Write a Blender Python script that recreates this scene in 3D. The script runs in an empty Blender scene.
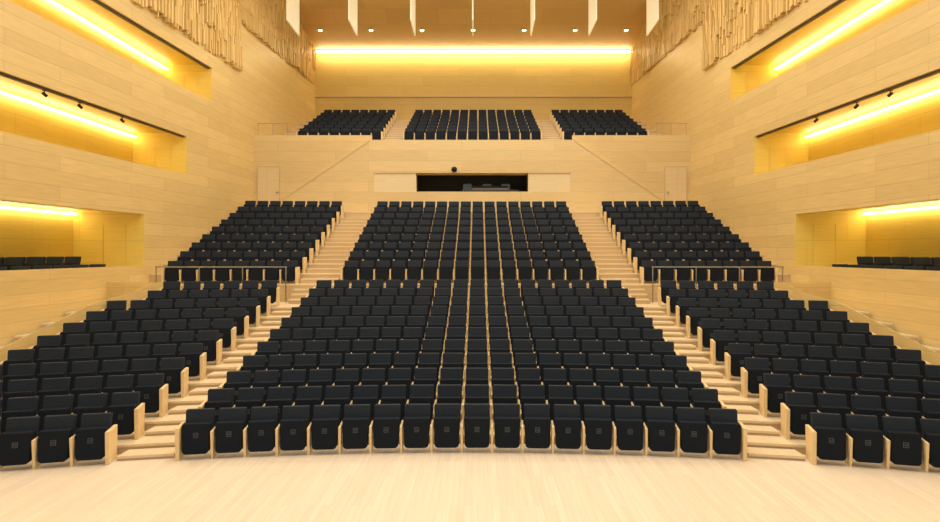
import bpy, bmesh, math, random
from mathutils import Matrix, Vector
random.seed(4)
scene = bpy.context.scene
col = scene.collection
scene.view_settings.view_transform = 'Standard'

F = 627.0; CX = 0.29; CZ = 3.6
def W(y): return 12.5 - 0.06*y

# ------------------------------------------------ materials
def new_mat(name):
    m = bpy.data.materials.new(name); m.use_nodes = True
    return m, m.node_tree, m.node_tree.nodes['Principled BSDF']

def plain(name, c, rough=0.6, metal=0.0, emis=None, es=0.0, noise=0.0, nscale=40, spec=0.5):
    m, nt, b = new_mat(name)
    b.inputs['Base Color'].default_value = (*c, 1)
    b.inputs['Roughness'].default_value = rough
    b.inputs['Metallic'].default_value = metal
    b.inputs['Specular IOR Level'].default_value = spec
    if emis:
        b.inputs['Emission Color'].default_value = (*emis, 1)
        b.inputs['Emission Strength'].default_value = es
    if noise:
        tc = nt.nodes.new('ShaderNodeTexCoord')
        n = nt.nodes.new('ShaderNodeTexNoise'); n.inputs['Scale'].default_value = nscale
        r = nt.nodes.new('ShaderNodeMapRange')
        r.inputs['To Min'].default_value = 1-noise; r.inputs['To Max'].default_value = 1+noise
        mx = nt.nodes.new('ShaderNodeVectorMath'); mx.operation = 'SCALE'
        mx.inputs[0].default_value = c
        nt.links.new(tc.outputs['Object'], n.inputs['Vector'])
        nt.links.new(n.outputs['Fac'], r.inputs['Value'])
        nt.links.new(r.outputs['Result'], mx.inputs['Scale'])
        nt.links.new(mx.outputs['Vector'], b.inputs['Base Color'])
    return m

def wood(name, c, bw=2.4, rh=0.3, var=0.06, mortar=0.006, mdark=0.75, rough=0.45, gscale=(1.2, 22, 1), gamp=0.05, spec=0.3):
    m, nt, b = new_mat(name)
    L = nt.links
    uv = nt.nodes.new('ShaderNodeUVMap')
    br = nt.nodes.new('ShaderNodeTexBrick')
    br.offset = 0.37; br.offset_frequency = 2
    br.inputs['Scale'].default_value = 1
    br.inputs['Brick Width'].default_value = bw
    br.inputs['Row Height'].default_value = rh
    br.inputs['Mortar Size'].default_value = mortar
    br.inputs['Mortar Smooth'].default_value = 0.1
    br.inputs['Color1'].default_value = (*[x*(1+var) for x in c], 1)
    br.inputs['Color2'].default_value = (*[c[0]*(1-var), c[1]*(1-var*1.3), c[2]*(1-var*1.8)], 1)
    br.inputs['Mortar'].default_value = (*[x*mdark for x in c], 1)
    L.new(uv.outputs['UV'], br.inputs['Vector'])
    mp = nt.nodes.new('ShaderNodeMapping'); mp.inputs['Scale'].default_value = gscale
    L.new(uv.outputs['UV'], mp.inputs['Vector'])
    n = nt.nodes.new('ShaderNodeTexNoise'); n.inputs['Scale'].default_value = 1.0
    n.inputs['Detail'].default_value = 5
    L.new(mp.outputs['Vector'], n.inputs['Vector'])
    r = nt.nodes.new('ShaderNodeMapRange')
    r.inputs['From Min'].default_value = 0.3; r.inputs['From Max'].default_value = 0.7
    r.inputs['To Min'].default_value = 1-gamp; r.inputs['To Max'].default_value = 1+gamp
    L.new(n.outputs['Fac'], r.inputs['Value'])
    v = nt.nodes.new('ShaderNodeVectorMath'); v.operation = 'SCALE'
    L.new(br.outputs['Color'], v.inputs[0]); L.new(r.outputs['Result'], v.inputs['Scale'])
    L.new(v.outputs['Vector'], b.inputs['Base Color'])
    b.inputs['Roughness'].default_value = rough
    b.inputs['Specular IOR Level'].default_value = spec
    return m

M_wall = wood('wall_maple_boards', (0.72, 0.525, 0.215), 5.2, 0.42, 0.05, 0.008, 0.78, 0.38, gamp=.07)
M_lower = wood('lower_wall_maple', (0.72, 0.525, 0.205), 5.6, 0.35, 0.04, 0.007, 0.80, 0.38, gamp=.07)
M_box = wood('box_lining_maple_glow', (0.78, 0.59, 0.135), 2.2, 0.9, 0.02)  # golden tint puts some of the strip glow into the wood colour
M_back = wood('rear_wall_maple', (0.70, 0.52, 0.17), 3.6, 0.6, 0.03)
M_ceil = wood('ceiling_maple', (0.70, 0.48, 0.19), 3.0, 1.5, 0.05)
M_front = wood('balcony_front_maple', (0.72, 0.535, 0.245), 4.5, 0.5, 0.04, 0.008, 0.80, gamp=.06)
M_fascia = wood('balcony_fascia_maple', (0.75, 0.565, 0.275), 4.5, 0.5, 0.04, 0.008, 0.80, gamp=.06)
M_pale = wood('pale_shutter_maple', (0.80, 0.64, 0.37), 5, 5, 0.01)
M_floor = wood('stage_floor_maple', (0.78, 0.65, 0.48), 1.9, 0.10, 0.04, 0.003, 0.88, 0.45, (0.8, 30, 1), 0.06)
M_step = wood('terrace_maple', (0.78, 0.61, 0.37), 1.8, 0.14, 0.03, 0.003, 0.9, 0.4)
M_riser = wood('shaded_riser_maple', (0.64, 0.465, 0.24), 3.0, 0.5, 0.04)  # tread wood darkened, step shading put into the colour
M_seam = plain('seam_maple', (0.60, 0.43, 0.20), 0.5)
M_rib = wood('ribbed_slat_maple', (0.76, 0.535, 0.205), 0.3, 5, 0.14)
M_arm = plain('armrest_maple', (0.82, 0.61, 0.31), 0.4, noise=0.08, nscale=12)
M_blk = plain('charcoal_upholstery_lit', (0.0145, 0.0205, 0.0295), 0.7, noise=0.35, nscale=60, spec=0.28)  # lightened charcoal stands in for the lit top edge of backrests
M_blk2 = plain('charcoal_seat_pad_shade', (0.0085, 0.0120, 0.0175), 0.8, noise=0.3, nscale=60, spec=0.16)  # same charcoal darkened, shading below the backrest put into the colour
M_badge = plain('grey_emblem', (0.085, 0.088, 0.085), 0.5, metal=0.2)
M_strip = plain('warm_strip_light', (1, 0.9, 0.7), 0.5, emis=(1.0, 0.88, 0.52), es=17)
M_cove = plain('cove_strip_light', (1, 0.9, 0.7), 0.5, emis=(1.0, 0.88, 0.55), es=22)
M_dark = plain('dark_slot', (0.10, 0.09, 0.075), 0.6)
M_black = plain('black_metal', (0.012, 0.012, 0.013), 0.4, metal=0.5)
M_steel = plain('brushed_steel', (0.45, 0.43, 0.38), 0.3, metal=0.9)
M_fin = plain('white_baffle_glow', (0.9, 0.84, 0.68), 0.5, emis=(1, 0.88, 0.55), es=0.42)  # baffles are no lamps; added emission imitates light falling on them
M_booth = plain('booth_interior', (0.09, 0.08, 0.065), 0.8)
M_desk = plain('desk_grey', (0.25, 0.24, 0.22), 0.5)
M_screen = plain('console_screen', (0.03, 0.035, 0.035), 0.3, emis=(0.8, 0.8, 0.7), es=0.05)
M_lens = plain('lamp_lens', (1, 0.95, 0.85), 0.3, emis=(1, 0.92, 0.7), es=14)
M_door = wood('door_maple', (0.75, 0.575, 0.30), 5, 5, 0.01)

# ------------------------------------------------ mesh builder
class MB:
    def __init__(s): s.v=[]; s.f=[]; s.m=[]; s.mats=[]
    def mi(s, mat):
        if mat not in s.mats: s.mats.append(mat)
        return s.mats.index(mat)
    def poly(s, pts, mat):
        b=len(s.v); s.v+= [tuple(p) for p in pts]; s.f.append(tuple(range(b,b+len(pts)))); s.m.append(s.mi(mat))
    def hexa(s, p, mat):
        b=len(s.v); s.v+= [tuple(q) for q in p]
        for f in ((3,2,1,0),(4,5,6,7),(0,1,5,4),(1,2,6,5),(2,3,7,6),(3,0,4,7)):
            s.f.append(tuple(b+i for i in f)); s.m.append(s.mi(mat))
    def box(s, x0,x1,y0,y1,z0,z1, mat):
        s.hexa([(x0,y0,z0),(x1,y0,z0),(x1,y1,z0),(x0,y1,z0),(x0,y0,z1),(x1,y0,z1),(x1,y1,z1),(x0,y1,z1)], mat)
    def make(s, name, planks_along_y=False, parent=None):
        me=bpy.data.meshes.new(name); me.from_pydata(s.v,[],s.f)
        for m in s.mats: me.materials.append(m)
        me.polygons.foreach_set('material_index', s.m)
        me.update()
        uvl=me.uv_layers.new(name='UVMap')
        for p in me.polygons:
            n=p.normal
            ax=max(range(3), key=lambda i: abs(n[i]))
            for li in p.loop_indices:
                c=me.vertices[me.loops[li].vertex_index].co
                if ax==2: uv=(c.y,c.x) if planks_along_y else (c.x,c.y)
                elif ax==0: uv=(c.y,c.z)
                else: uv=(c.x,c.z)
                uvl.data[li].uv=(uv[0]+50, uv[1]+50)
        ob=bpy.data.objects.new(name,me); col.objects.link(ob)
        if parent: ob.parent=parent
        return ob

def structure(ob): ob['kind']='structure'; return ob
def tag(ob, label, cat, group=None):
    ob['label']=label; ob['category']=cat
    if group: ob['group']=group
    return ob
def empty(name, loc=(0,0,0), rz=0):
    e=bpy.data.objects.new(name,None); e.location=loc; e.rotation_euler[2]=rz
    e.empty_display_size=0.2; col.objects.link(e); return e

# ------------------------------------------------ floor / terraces
K1=0.017; K2=0.004
def zl(n): return 0.16*n+0.003*n*n
edges=[(-4.0,0.0,0.0)]
for n in range(1,11): edges.append((11.4+0.9*n-0.5, K1, zl(n)))
rise=0.334
def zm(m): return 2.5+rise*m
for m in range(9): edges.append((22+0.9*m-0.5, K2, zm(m)))
edges.append((29.75,K2,5.5))
edges.append((30.75,0,5.5))
fl=MB(); NS=40; NH=0.045
def pt(e,t,z,dy=0):
    y=e[0]; x=t*(W(y)+0.04); return (x, y-e[1]*x*x+dy, z)
for i in range(len(edges)-1):
    a,b=edges[i],edges[i+1]
    for s in range(NS):
        t0=-1+2*s/NS; t1=-1+2*(s+1)/NS
        fl.poly([pt(a,t0,a[2]),pt(a,t1,a[2]),pt(b,t1,a[2]),pt(b,t0,a[2])], M_floor if i==0 else M_step)
        if b[2]!=a[2]:
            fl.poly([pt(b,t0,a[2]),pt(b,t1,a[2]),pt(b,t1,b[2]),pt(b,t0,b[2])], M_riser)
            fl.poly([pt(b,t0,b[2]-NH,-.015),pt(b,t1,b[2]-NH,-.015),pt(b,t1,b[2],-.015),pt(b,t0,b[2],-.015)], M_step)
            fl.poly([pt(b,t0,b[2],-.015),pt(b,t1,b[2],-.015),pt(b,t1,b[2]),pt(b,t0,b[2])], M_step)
def hstep(x0,x1,y0,y1,k,z0,z1):
    n=3
    P=lambda x,y,z:(x,y-k*x*x,z)
    for i in range(n):
        a=x0+(x1-x0)*i/n; b=x0+(x1-x0)*(i+1)/n
        fl.poly([P(a,y0-.015,z1),P(b,y0-.015,z1),P(b,y1,z1),P(a,y1,z1)],M_step)
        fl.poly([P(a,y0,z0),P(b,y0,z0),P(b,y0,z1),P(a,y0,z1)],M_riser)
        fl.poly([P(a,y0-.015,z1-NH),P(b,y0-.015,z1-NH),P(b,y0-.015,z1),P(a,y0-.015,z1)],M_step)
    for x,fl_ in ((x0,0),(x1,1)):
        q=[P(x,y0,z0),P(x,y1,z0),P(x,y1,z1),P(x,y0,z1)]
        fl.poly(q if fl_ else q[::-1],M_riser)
for sx in (-1,1):
    for n in range(1,11):
        y=11.4+0.9*n-0.5; xs=sorted((sx*5.02,sx*5.93))
        hstep(xs[0],xs[1],y-0.4,y-0.016,K1,zl(n-1),(zl(n-1)+zl(n))/2)
    xs=sorted((sx*4.58,sx*5.9))
    for j in range(3):
        hstep(xs[0],xs[1],21.5-0.3*(3-j)+0.0,21.484,K2,zl(10)+0.15*j,zl(10)+0.15*(j+1))
    for m in range(1,9):
        y=22+0.9*m-0.5
        hstep(xs[0],xs[1],y-0.42,y-0.016,K2,zm(m-1),(zm(m-1)+zm(m))/2)
floor=structure(fl.make('floor', planks_along_y=True))

ub=MB()
def zu(r): return 9.4+0.37*r
ye=[30.76]+[33.3+0.9*r-0.5 for r in range(7)]+[39.99]
zz=[9.0]+[zu(r) for r in range(7)]
for i in range(8):
    a,b=ye[i],ye[i+1]; z=zz[i]; top=[(-W(a)-.04,a,z),(W(a)+.04,a,z),(W(b)+.04,b,z),(-W(b)-.04,b,z)]
    ub.poly(top,M_step)
    if i<7:
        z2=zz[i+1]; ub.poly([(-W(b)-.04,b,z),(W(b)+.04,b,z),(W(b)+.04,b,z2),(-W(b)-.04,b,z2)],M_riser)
        ub.box(-W(b)-.04,W(b)+.04,b-.02,b,z2-.06,z2,M_step)
for sx in (-1,1):
    xs=sorted((sx*3.7,sx*4.72))
    for r in range(1,7):
        y=33.3+0.9*r-0.5
        ub.box(xs[0],xs[1],y-0.42,y-0.021,zu(r-1),(zu(r-1)+zu(r))/2,M_riser)
        ub.box(xs[0],xs[1],y-0.44,y-0.021,(zu(r-1)+zu(r))/2-.05,(zu(r-1)+zu(r))/2+.005,M_step)
    ub.box(xs[0],xs[1],32.4,32.77,9.0,9.2,M_step)
structure(ub.make('floor', planks_along_y=True))

# ------------------------------------------------ side walls with recessed boxes
def side_wall(sx):
    w=MB()
    Y0=4.0
    def slab(ya,yb,z0,z1,t0,t1,mat):
        def X(y,t): return sx*(W(y)+t)
        p=[(X(ya,t0),ya),(X(ya,t1),ya),(X(yb,t1),yb),(X(yb,t0),yb)]
        if sx<0: p=[p[1],p[0],p[3],p[2]]
        w.hexa([(q[0],q[1],z0) for q in p]+[(q[0],q[1],z1) for q in p],mat)
    def slabx(ya,yb,z0,z1,t0,xo,mat):
        X=lambda y:sx*(W(y)+t0)
        p=[(X(ya),ya),(sx*xo,ya),(sx*xo,yb),(X(yb),yb)]
        if sx<0: p=[p[1],p[0],p[3],p[2]]
        w.hexa([(q[0],q[1],z0) for q in p]+[(q[0],q[1],z1) for q in p],mat)
    E1,E2,E3,YB=21.6,24.4,26.4,40.0
    slab(Y0,E1,-0.5,3.13,0,0.18,M_lower)
    slab(E1,YB,-0.5,3.13,0,0.3,M_lower)
    slab(E1,YB,3.13,4.9,0,0.3,M_wall)
    slab(Y0,YB,4.9,6.6,0,0.25,M_wall)
    slab(E2,YB,6.6,8.1,0,0.3,M_wall)
    slab(Y0,YB,8.1,9.95,0,0.25,M_wall)
    slab(E3,YB,9.95,11.35,0,0.3,M_wall)
    slab(Y0,YB,11.35,20.0,0,0.3,M_wall)
    slabx(Y0,E1,2.35,2.66,0.92,13.64,M_box)
    for ti,(zf,zt,zc,xi,E) in enumerate(((2.42,4.9,5.02,13.64,E1),(6.1,8.1,8.22,13.13,E2),(9.45,11.35,11.47,12.88,E3))):
        slabx(Y0,E,zf-0.1,zf,0.17,xi,M_box)
        slabx(Y0,E+0.1,zc,zc+0.1,0.24,xi+0.1,M_box)
        w.box(*sorted((sx*xi,sx*(xi+0.1))),Y0,E+0.1,zf-0.1,zc+0.1,M_box)
        w.box(*sorted((sx*(W(E)+0.005),sx*(xi+0.05))),E-0.03,E+0.1,zf-0.05,zc,M_box)
        dx0=W(E)+0.62
        for a,b in ((dx0,(dx0+xi-.3)/2-.01),((dx0+xi-.3)/2+.01,xi-.3)):
            w.box(*sorted((sx*a,sx*b)),E-0.05,E-0.02,zf,zt-0.35,M_box)
        if ti>0:
            slab(Y0,E-0.05,zt-0.06,zt,0.08,0.18,M_dark)
    return structure(w.make('wall_left' if sx<0 else 'wall_right'))
side_wall(-1); side_wall(1)
# vertical panelled partition following the outer seat ends
tn=1
for sx in (-1,1):
    w=MB(); prev=None; N=34; T=.018
    def seg(prev,cur):
        (ya,xa,za),(yb,xb,zb)=prev,cur
        p=[(sx*xa,ya),(sx*(xa+T),ya),(sx*(xb+T),yb),(sx*xb,yb)]
        zt=[za,za,zb,zb]
        if sx<0: p=[p[1],p[0],p[3],p[2]]
        w.hexa([(q[0],q[1],z-1.6) for q,z in zip(p,zt)]+[(q[0],q[1],z) for q,z in zip(p,zt)],M_lower)
    for i in range(N+1):
        y=8.6+11.0*i/N
        x=10.05 if y<16.9 else 10.05-min(.5,(y-16.9)*0.5)
        n=max(0,min(10,(y+K1*x*x-11.4)/.9)); cur=(y,x,zl(n)+.76)
        if prev: seg(prev,cur)
        prev=cur
    y,x,z=prev
    w.box(*sorted((sx*x,sx*(W(y)+.02))),y,y+T,z-1.6,z,M_lower)
    structure(w.make('trim_%d'%tn)); tn+=1

# ribbed slats: deep fluting with an uneven lower edge
for sx in (-1,1):
    for (ya,yb,zb) in ((17.0,29.0,11.95),(29.02,39.95,14.2)):
        r=MB(); y=ya
        while y<yb-0.02:
            wd=random.uniform(0.07,0.12); y2=min(yb,y+wd)
            zc=zb+random.choice((0,0,0.05,0.1,0.18))
            ph=random.uniform(-.9,.9)
            while zc<19.8:
                h=random.uniform(0.5,1.3); z1=min(19.8,zc+h)
                dd=.03+.07*(1+math.sin(zc*1.7+y*1.1+ph))+random.uniform(0,.05)
                x0,x1=sorted((sx*(W(y)-dd),sx*(W(y)+0.02)))
                r.box(x0,x1,y,y2,zc,z1,M_rib)
                zc=z1
            y=y2+0.03
        structure(r.make('trim_%d'%tn)); tn+=1

# box strip lights
for sx in (-1,1):
    for xi,z,E,nm in ((13.64,4.90,21.6,'lowest'),(13.13,8.06,24.4,'middle'),(12.88,11.28,26.4,'top')):
        s=MB(); a,b=sorted((sx*(xi-0.14),sx*(xi-0.07)))
        s.box(a,b,6,E-0.06,z-0.022,z+0.022,M_strip)
        o=s.make('strip_light')
        tag(o,'long warm white strip light inside the %s recessed box'%nm,'light','box strip lights')

# ------------------------------------------------ rear wall, ceiling, cove
rw=MB()
rw.box(-W(40)-.3,W(40)+.3,40,40.3,-0.5,16.28,M_back)
rw.box(-W(40)+.02,W(40)-.02,39.9,40,13.45,13.52,M_riser)
rw.box(-W(40)-.3,W(40)+.3,40.3,40.6,15.5,20,M_back)
structure(rw.make('wall_back'))
ce=MB()
def czz(y): return 16.3+(40-y)*1.7/7
yb0=31.0; ye_=39.55
ce.hexa([(-11,yb0,czz(yb0)),(11,yb0,czz(yb0)),(11,ye_,czz(ye_)),(-11,ye_,czz(ye_)),
         (-11,yb0,czz(yb0)+.2),(11,yb0,czz(yb0)+.2),(11,ye_,czz(ye_)+.2),(-11,ye_,czz(ye_)+.2)],M_ceil)
ce.box(-13,13,2,yb0,czz(yb0),czz(yb0)+.2,M_ceil)
ce.box(-11,11,39.5,40.4,16.55,16.7,M_ceil)
structure(ce.make('ceiling'))
cv=MB(); cv.box(-9.9,9.9,39.54,39.68,16.20,16.28,M_cove)
tag(cv.make('cove_light'),'long warm cove light washing the top of the rear wooden wall','light')

for i in range(7):
    x=-9.65+3.22*i
    b=MB(); n=8
    for j in range(n):
        y0=32.6+2.2*j/n; y1=32.6+2.2*(j+1)/n
        z0=15.68-j*.01; z1=15.68-(j+1)*.01
        b.hexa([(x-.03,y0,z0),(x+.03,y0,z0),(x+.03,y1,z1),(x-.03,y1,z1),
                (x-.03,y0,czz(y0)+.02),(x+.03,y0,czz(y0)+.02),(x+.03,y1,czz(y1)+.02),(x-.03,y1,czz(y1)+.02)],M_fin)
    tag(b.make('ceiling_baffle'),'thin white vertical acoustic baffle hanging from the wooden ceiling','baffle','white ceiling baffles')

def cyl_mesh(name, r, h, mat, seg=16, r2=None):
    bm=bmesh.new(); bmesh.ops.create_cone(bm,cap_ends=True,segments=seg,radius1=r,radius2=r if r2 is None else r2,depth=h)
    me=bpy.data.meshes.new(name); bm.to_mesh(me); bm.free(); me.materials.append(mat); return me
ring_me=cyl_mesh('trim_ring',0.14,0.05,M_steel); lens_me=cyl_mesh('lens',0.10,0.06,M_lens)
for i in range(7):
    x=-9.15+3.05*i; y=37.5
    e=empty('downlight',(x,y,czz(y)-0.02))
    for nm,me,dz in (('trim_ring',ring_me,0),('lens',lens_me,-0.02)):
        o=bpy.data.objects.new(nm,me); col.objects.link(o); o.parent=e; o.location=(0,0,dz)
    tag(e,'small round recessed downlight in the sloping wooden ceiling','light','ceiling downlights')

can_me=cyl_mesh('lamp_can',0.045,0.13,M_black)
def spot(x,y,z,rx,ry):
    e=empty('spotlight',(x,y,z))
    o=bpy.data.objects.new('lamp_can',can_me); col.objects.link(o); o.parent=e; o.rotation_euler=(rx,ry,0); o.location=(0,0,-0.12)
    k=MB(); k.box(-.01,.01,-.01,.01,-0.10,0.0,M_black); k.box(-.06,.06,-.02,.02,-0.015,0,M_black)
    k.make('bracket',parent=e)
    tag(e,'small black spotlight hung from the lighting track of the box','spotlight','box spotlights')
for sx in (-1,1):
    for y in (17.2,18.6,20.6): spot(sx*(W(y)+0.13),y,8.04,0.9,sx*0.5)
    spot(sx*(W(17)+0.13),17.6,11.29,0.9,sx*0.5)

# ------------------------------------------------ balcony front with booth
bf=MB()
Yb=30.6; WB=W(Yb)+0.02
wx0,wx1,wz0,wz1=-2.7,2.72,6.55,7.36
bf.box(-WB,-4.9,Yb,Yb+.15,5.0,9.3,M_front)
bf.box(4.9,WB,Yb,Yb+.15,5.0,9.3,M_front)
bf.box(-4.9,wx0,Yb,Yb+.15,5.0,9.02,M_front)
bf.box(wx1,4.9,Yb,Yb+.15,5.0,9.02,M_front)
bf.box(wx0,wx1,Yb,Yb+.15,5.0,wz0,M_front)
bf.box(wx0,wx1,Yb,Yb+.15,wz1,9.02,M_front)
D=0.32
def prismxz(poly,y0,y1,mat,mat2):
    n=len(poly)
    bf.poly([(x,y0,z) for x,z in poly],mat)
    for i in range(n):
        a=poly[i]; c=poly[(i+1)%n]
        bf.poly([(a[0],y0,a[1]),(a[0],y1,a[1]),(c[0],y1,c[1]),(c[0],y0,c[1])],mat2)
prismxz([(-9.2,6.1),(-4.75,6.1),(-4.75,9.02),(-4.9,9.02)],Yb-D,Yb,M_fascia,M_step)
prismxz([(4.75,6.1),(9.2,6.1),(4.9,9.02),(4.75,9.02)],Yb-D,Yb,M_fascia,M_step)
for s in (-1,1):
    a=(s*9.2,6.1); c=(s*4.9,9.02)
    bf.poly([(a[0],Yb-D-.012,a[1]),(c[0],Yb-D-.012,c[1]),(c[0],Yb-D-.012,c[1]-.05),(a[0]-s*.07,Yb-D-.012,a[1])],M_seam)
bf.box(-4.75,4.75,Yb-D,Yb,7.42,9.02,M_fascia)
bf.box(-4.75,4.75,Yb-D,Yb,6.1,6.5,M_fascia)
bf.box(-9.2,9.2,Yb-D,Yb,5.0,6.1,M_fascia)
bf.box(-4.75,wx0,Yb-D+.04,Yb,6.5,7.42,M_pale)
bf.box(wx1,4.75,Yb-D+.04,Yb,6.5,7.42,M_pale)
bf.box(wx0-.1,wx1+.1,Yb+2.2,Yb+2.3,6,7.9,M_booth)
bf.box(wx0-.1,wx0,Yb+.15,Yb+2.2,6,7.9,M_booth)
bf.box(wx1,wx1+.1,Yb+.15,Yb+2.2,6,7.9,M_booth)
bf.box(wx0-.1,wx1+.1,Yb+.15,Yb+2.2,7.8,7.9,M_booth)
bf.box(wx0-.1,wx1+.1,Yb+.15,Yb+2.2,5.9,6.0,M_booth)
structure(bf.make('wall_balcony'))
for i,(a,b) in enumerate(((-10.45,-9.4),(9.4,10.45))):
    d=MB(); d.box(a,b,Yb-.03,Yb-.001,5.5,7.75,M_door)
    d.box(a+.92 if a<0 else a+.08,a+1.02 if a<0 else a+.18,Yb-.09,Yb-.03,6.5,6.54,M_steel)
    t=.025
    d.box(a-t,a,Yb-.04,Yb-.001,5.5,7.75+t,M_seam); d.box(b,b+t,Yb-.04,Yb-.001,5.5,7.75+t,M_seam); d.box(a,b,Yb-.04,Yb-.001,7.75,7.75+t,M_seam)
    structure(d.make('door_%d'%(i+1)))
e=empty('mixing_desk',(0.9,Yb+.75,6.0))
k=MB(); k.box(-1.4,1.4,-.3,.35,.62,.69,M_dark)
for x in (-1.3,1.24): k.box(x,x+.06,-.25,.3,0,.62,M_dark)
k.make('table',parent=e)
k=MB(); k.hexa([(-.9,-.25,.69),(.9,-.25,.69),(.9,.25,.69),(-.9,.25,.69),(-.9,-.25,.75),(.9,-.25,.75),(.9,.25,.93),(-.9,.25,.93)],M_desk)
for j in range(16): k.box(-.8+.1*j,-.77+.1*j,-.1,.1,.81,.90,M_black)
k.make('console',parent=e)
tag(e,'sound mixing desk with grey console inside the dark control booth','mixing desk')
for x in (-.25,0.75,1.7):
    e=empty('monitor',(x,Yb+1.45,6.0))
    k=MB(); k.box(-.03,.03,-.03,.03,0,.8,M_black); k.box(-.15,.15,-.1,.1,0,.02,M_black); k.make('stand',parent=e)
    k=MB(); k.box(-.25,.25,-.02,.02,.75,1.1,M_black); k.make('frame',parent=e)
    k=MB(); k.box(-.22,.22,-.026,-.021,.78,1.07,M_screen); k.make('screen',parent=e)
    tag(e,'small flat monitor glowing dimly inside the control booth','monitor','booth monitors')
bm=bmesh.new(); bmesh.ops.create_uvsphere(bm,u_segments=16,v_segments=10,radius=0.14)
me=bpy.data.meshes.new('dome'); bm.to_mesh(me); bm.free(); me.materials.append(M_black)
e=empty('dome_camera',(-0.85,Yb-D-.2,7.56)); o=bpy.data.objects.new('dome',me); col.objects.link(o); o.parent=e
k=MB(); k.box(-.03,.03,0,.20,-.02,.14,M_black); k.make('bracket',parent=e)
tag(e,'small round black dome camera above the control booth opening','camera')

# ------------------------------------------------ railings
def railing(x0,x1,y,zb,zt,n,label,t=.016):
    e=empty('handrail',((x0+x1)/2,y,zb)); L=(x1-x0)/2; h=zt-zb
    k=MB(); k.box(-L,L,-t,t,h-2*t,h,M_steel); k.make('top_rail',parent=e)
    for i in range(n):
        x=-L+.03+(2*L-.06)*i/(n-1)
        k=MB(); k.box(x-t*.7,x+t*.7,-t*.7,t*.7,0,h-2*t,M_steel); k.make('post',parent=e)
    tag(e,label,'railing')
railing(-10.5,-6.1,20.95,zl(10),3.12,4,'low steel handrail on the cross aisle before the raised seats',.02)
railing(6.1,10.5,20.95,zl(10),3.12,4,'low steel handrail on the cross aisle before the raised seats',.02)
railing(-10.5,-9.0,30.68,9.3,9.9,3,'short steel handrail on top of the balcony parapet')
railing(9.0,10.5,30.68,9.3,9.9,3,'short steel handrail on top of the balcony parapet')

# ------------------------------------------------ chairs
def outline_part(name, outline, y0, y1, lean, zref, mat, bev=0.02, axis='xz', seg=2):
    bm=bmesh.new()
    vs=[]
    for (a,z) in outline:
        if axis=='xz': vs.append(bm.verts.new((a, y0+(z-zref)*lean, z)))
        else: vs.append(bm.verts.new((y0, a, z)))
    f=bm.faces.new(vs)
    r=bmesh.ops.extrude_face_region(bm,geom=[f])
    d=Vector((0,y1-y0,0)) if axis=='xz' else Vector((y1-y0,0,0))
    bmesh.ops.translate(bm,vec=d,verts=[v for v in r['geom'] if isinstance(v,bmesh.types.BMVert)])
    bmesh.ops.recalc_face_normals(bm,faces=bm.faces)
    if bev>0:
        big=[f for f in bm.faces if len(f.verts)>4 or f.calc_area()>0.05]
        ed=set()
        for f in big:
            for e_ in f.edges: ed.add(e_)
        bmesh.ops.bevel(bm,geom=list(ed),offset=bev,segments=seg,affect='EDGES',profile=0.6)
    me=bpy.data.meshes.new(name); bm.to_mesh(me); bm.free(); me.materials.append(mat)
    return me
def arc(cx,cz,r,a0,a1,n):
    return [(cx+r*math.cos(math.radians(a0+(a1-a0)*i/n)), cz+r*math.sin(math.radians(a0+(a1-a0)*i/n))) for i in range(n+1)]
BT=.795
def back_ol(n): return [(-.225,.30),(.225,.30)]+arc(.238-.022,BT-.022,.022,0,90,n)+arc(-.238+.022,BT-.022,.022,90,180,n)
def pad_ol(n): return arc(-.15,.16,.07,180,270,n)+arc(.15,.16,.07,270,360,n)+arc(.238-.02,.60-.02,.02,0,90,max(1,n-1))+arc(-.238+.02,.60-.02,.02,90,180,max(1,n-1))
arm_ol=[(-.17,0),(.15,0),(.19,.50),(-.21,.49)]
end_ol=[(-.20,0),(.16,0),(.20,.58),(-.22,.56)]
PB=outline_part('backrest',back_ol(3),.045,.135,.24,.4,M_blk,.014)
PP=outline_part('seat',pad_ol(4),-.13,.02,.16,.4,M_blk2,.015)
PA=outline_part('armrest',arm_ol,-.292,-.252,0,0,M_arm,.006,'yz',1)
PE={}
for s in (-1,1):
    a,b=sorted((s*.252,s*.318))
    PE[s]=outline_part('end_panel',end_ol,a,b,0,0,M_arm,.006,'yz',1)
def badge_mesh():
    k=MB(); zc=.41; s=.042
    def B(x0,x1,z0,z1):
        Y=lambda z:-.1315+(z-.4)*.16
        k.hexa([(x0,Y(z0)-.004,z0),(x1,Y(z0)-.004,z0),(x1,Y(z0)+.006,z0),(x0,Y(z0)+.006,z0),
                (x0,Y(z1)-.004,z1),(x1,Y(z1)-.004,z1),(x1,Y(z1)+.006,z1),(x0,Y(z1)+.006,z1)],M_badge)
    B(-s,s,zc+s-.01,zc+s); B(-s,s,zc-s,zc-s+.01); B(-s,-s+.01,zc-s,zc+s); B(s-.01,s,zc-s,zc+s)
    B(-.02,.02,zc-.016,zc-.006); B(-.02,-.01,zc-.016,zc+.02); B(.01,.02,zc-.016,zc+.02)
    o=k.make('emblem'); me=o.data; bpy.data.objects.remove(o); return me
PG=badge_mesh()
LB=outline_part('lb',back_ol(1),.045,.135,.24,.4,M_blk,.014,seg=1)
LP=outline_part('lp',pad_ol(1),-.13,.02,.16,.4,M_blk2,.012,seg=1)
LA=outline_part('la',arm_ol,-.292,-.252,0,0,M_arm,0,'yz')
LE=outline_part('le',end_ol,-.318,-.252,0,0,M_arm,0,'yz')
LE2=outline_part('le2',end_ol,.252,.318,0,0,M_arm,0,'yz')
def arrays(me): return [v.co.copy() for v in me.vertices],[tuple(p.vertices) for p in me.polygons]
LT={0:arrays(LB),1:arrays(LP),2:arrays(LA),3:arrays(LE),4:arrays(LE2)}

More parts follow.
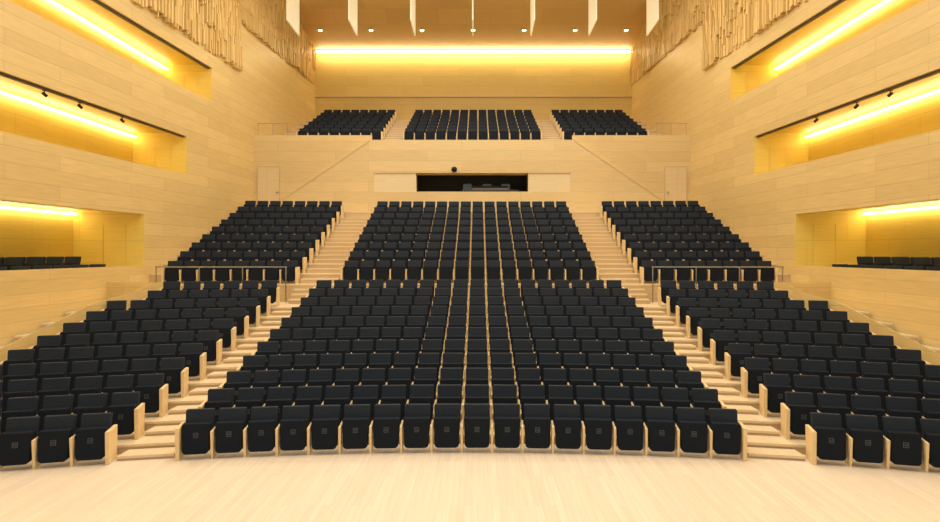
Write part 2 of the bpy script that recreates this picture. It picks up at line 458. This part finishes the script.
chairs=[]
def row(x0,n,yc,k,z,block,P):
    for i in range(n):
        x=x0+P*(i+.5)
        chairs.append((x,yc-k*x*x,z,math.atan(-2*k*x),(1 if i==0 else 0)|(2 if i==n-1 else 0),block))
PC=.546; PM=.555; PS=.546
for n in range(11):
    row(-9*PC,18,11.4+.9*n,K1,zl(n),'centre stalls',PC)
    ns=7 if n<=8 else 6
    e0=6.02
    row(e0,ns,11.4+.9*n,K1,zl(n),'side stalls',PS); row(-e0-ns*PS,ns,11.4+.9*n,K1,zl(n),'side stalls',PS)
for m in range(9):
    row(-8*PM,16,22+.9*m,K2,zm(m),'raised',PM)
    row(6.0,8,22+.9*m,K2,zm(m),'raised',.56); row(-6.0-8*.56,8,22+.9*m,K2,zm(m),'raised',.56)
for r in range(7):
    row(-6.5*.56,13,33.3+.9*r,0,zu(r),'upper',.56)
    row(4.8,8,33.3+.9*r,0,zu(r),'upper',.56); row(-4.8-8*.56,8,33.3+.9*r,0,zu(r),'upper',.56)
for sx in (-1,1):
    for j in range(13):
        y=10.5+.78*j
        chairs.append((sx*(W(y)+.54),y,2.42,-sx*math.radians(4),0,'box'))
        chairs.append((sx*(W(y)+1.30),y-.05,2.66,-sx*math.radians(4),0,'box'))
        chairs.append((sx*(W(y)+1.84),y-.05,2.66,-sx*math.radians(4),0,'box')) if W(y)+1.84<13.3 else None
def in_frame(c):
    px=478+F*(c[0]-CX)/c[1]; return -12<px<952
cand=[c for c in chairs if in_frame(c) and c[5] in('centre stalls','side stalls')]
cand.sort(key=lambda c:c[1])
ind=set(cand[:300])
rest=[c for c in chairs if c not in ind]
def shared(nm,me,parent):
    o=bpy.data.objects.new(nm,me); col.objects.link(o); o.parent=parent; return o
src=None
for c in cand[:300]:
    if src is None:
        src=e=empty('auditorium_chair')
        srcp=[shared(nm,me,e) for nm,me in (('backrest',PB),('seat',PP),('armrest',PA),('emblem',PG))]
        if c[4]&1: srcp[2].data=PE[-1]
        arm=srcp[2]
    else:
        e=src.copy(); col.objects.link(e)
        for p in srcp:
            q=p.copy(); q.parent=e; col.objects.link(q)
            if p is arm: q.data=PE[-1] if c[4]&1 else PA
    e.location=c[:3]; e.rotation_euler=(0,0,c[3])
    if c[4]&2: shared('armrest',PE[1],e)
    lab='black upholstered folding chair with pale wood armrest panel'
    if c[4]: lab+=' at row end'
    tag(e,lab,'chair','auditorium chairs in the stalls')
V=[];Fc=[];MI=[]
for c in rest:
    R=Matrix.Translation(c[:3])@Matrix.Rotation(c[3],4,'Z')
    for pi in (0,1,3 if c[4]&1 else 2)+((4,) if c[4]&2 else ()):
        vs,fs=LT[pi]; b=len(V)
        V+=[tuple(R@v) for v in vs]; Fc+=[tuple(b+i for i in f) for f in fs]; MI+=[(0,1,2,2,2)[pi]]*len(fs)
me=bpy.data.meshes.new('auditorium_chairs'); me.from_pydata(V,[],Fc)
for m in (M_blk,M_blk2,M_arm): me.materials.append(m)
me.polygons.foreach_set('material_index',MI); me.update()
o=bpy.data.objects.new('auditorium_chairs',me); col.objects.link(o)
tag(o,'farther rows of black upholstered chairs with pale wood armrests','chairs'); o['kind']='stuff'

# ------------------------------------------------ lights
def area(name,loc,sx,sy,en,c=(1,.96,.88),rot=(0,0,0)):
    l=bpy.data.lights.new(name,'AREA'); l.shape='RECTANGLE'; l.size=sx; l.size_y=sy; l.energy=en; l.color=c
    o=bpy.data.objects.new(name,l); col.objects.link(o); o.location=loc; o.rotation_euler=rot; return o
area('stage_ceiling_lamp',(0,5,15),16,9,1150,(1,.97,.92))
area('hall_ceiling_lamp',(0,15,17.5),18,8,1850)
area('rear_ceiling_lamp',(0,26,17.5),16,6,1450)
w=bpy.data.worlds.new('World'); scene.world=w; w.use_nodes=True
w.node_tree.nodes['Background'].inputs[0].default_value=(1,.95,.87,1)
w.node_tree.nodes['Background'].inputs[1].default_value=0.46

# ------------------------------------------------ camera
cd=bpy.data.cameras.new('Camera'); cam=bpy.data.objects.new('Camera',cd); col.objects.link(cam)
cam.location=(CX,0,CZ); cam.rotation_euler=(math.radians(90),0,0)
cd.sensor_width=36; cd.lens=36*F/940
cd.shift_x=-8/940; cd.shift_y=-9/940
cd.clip_end=200
scene.camera=cam
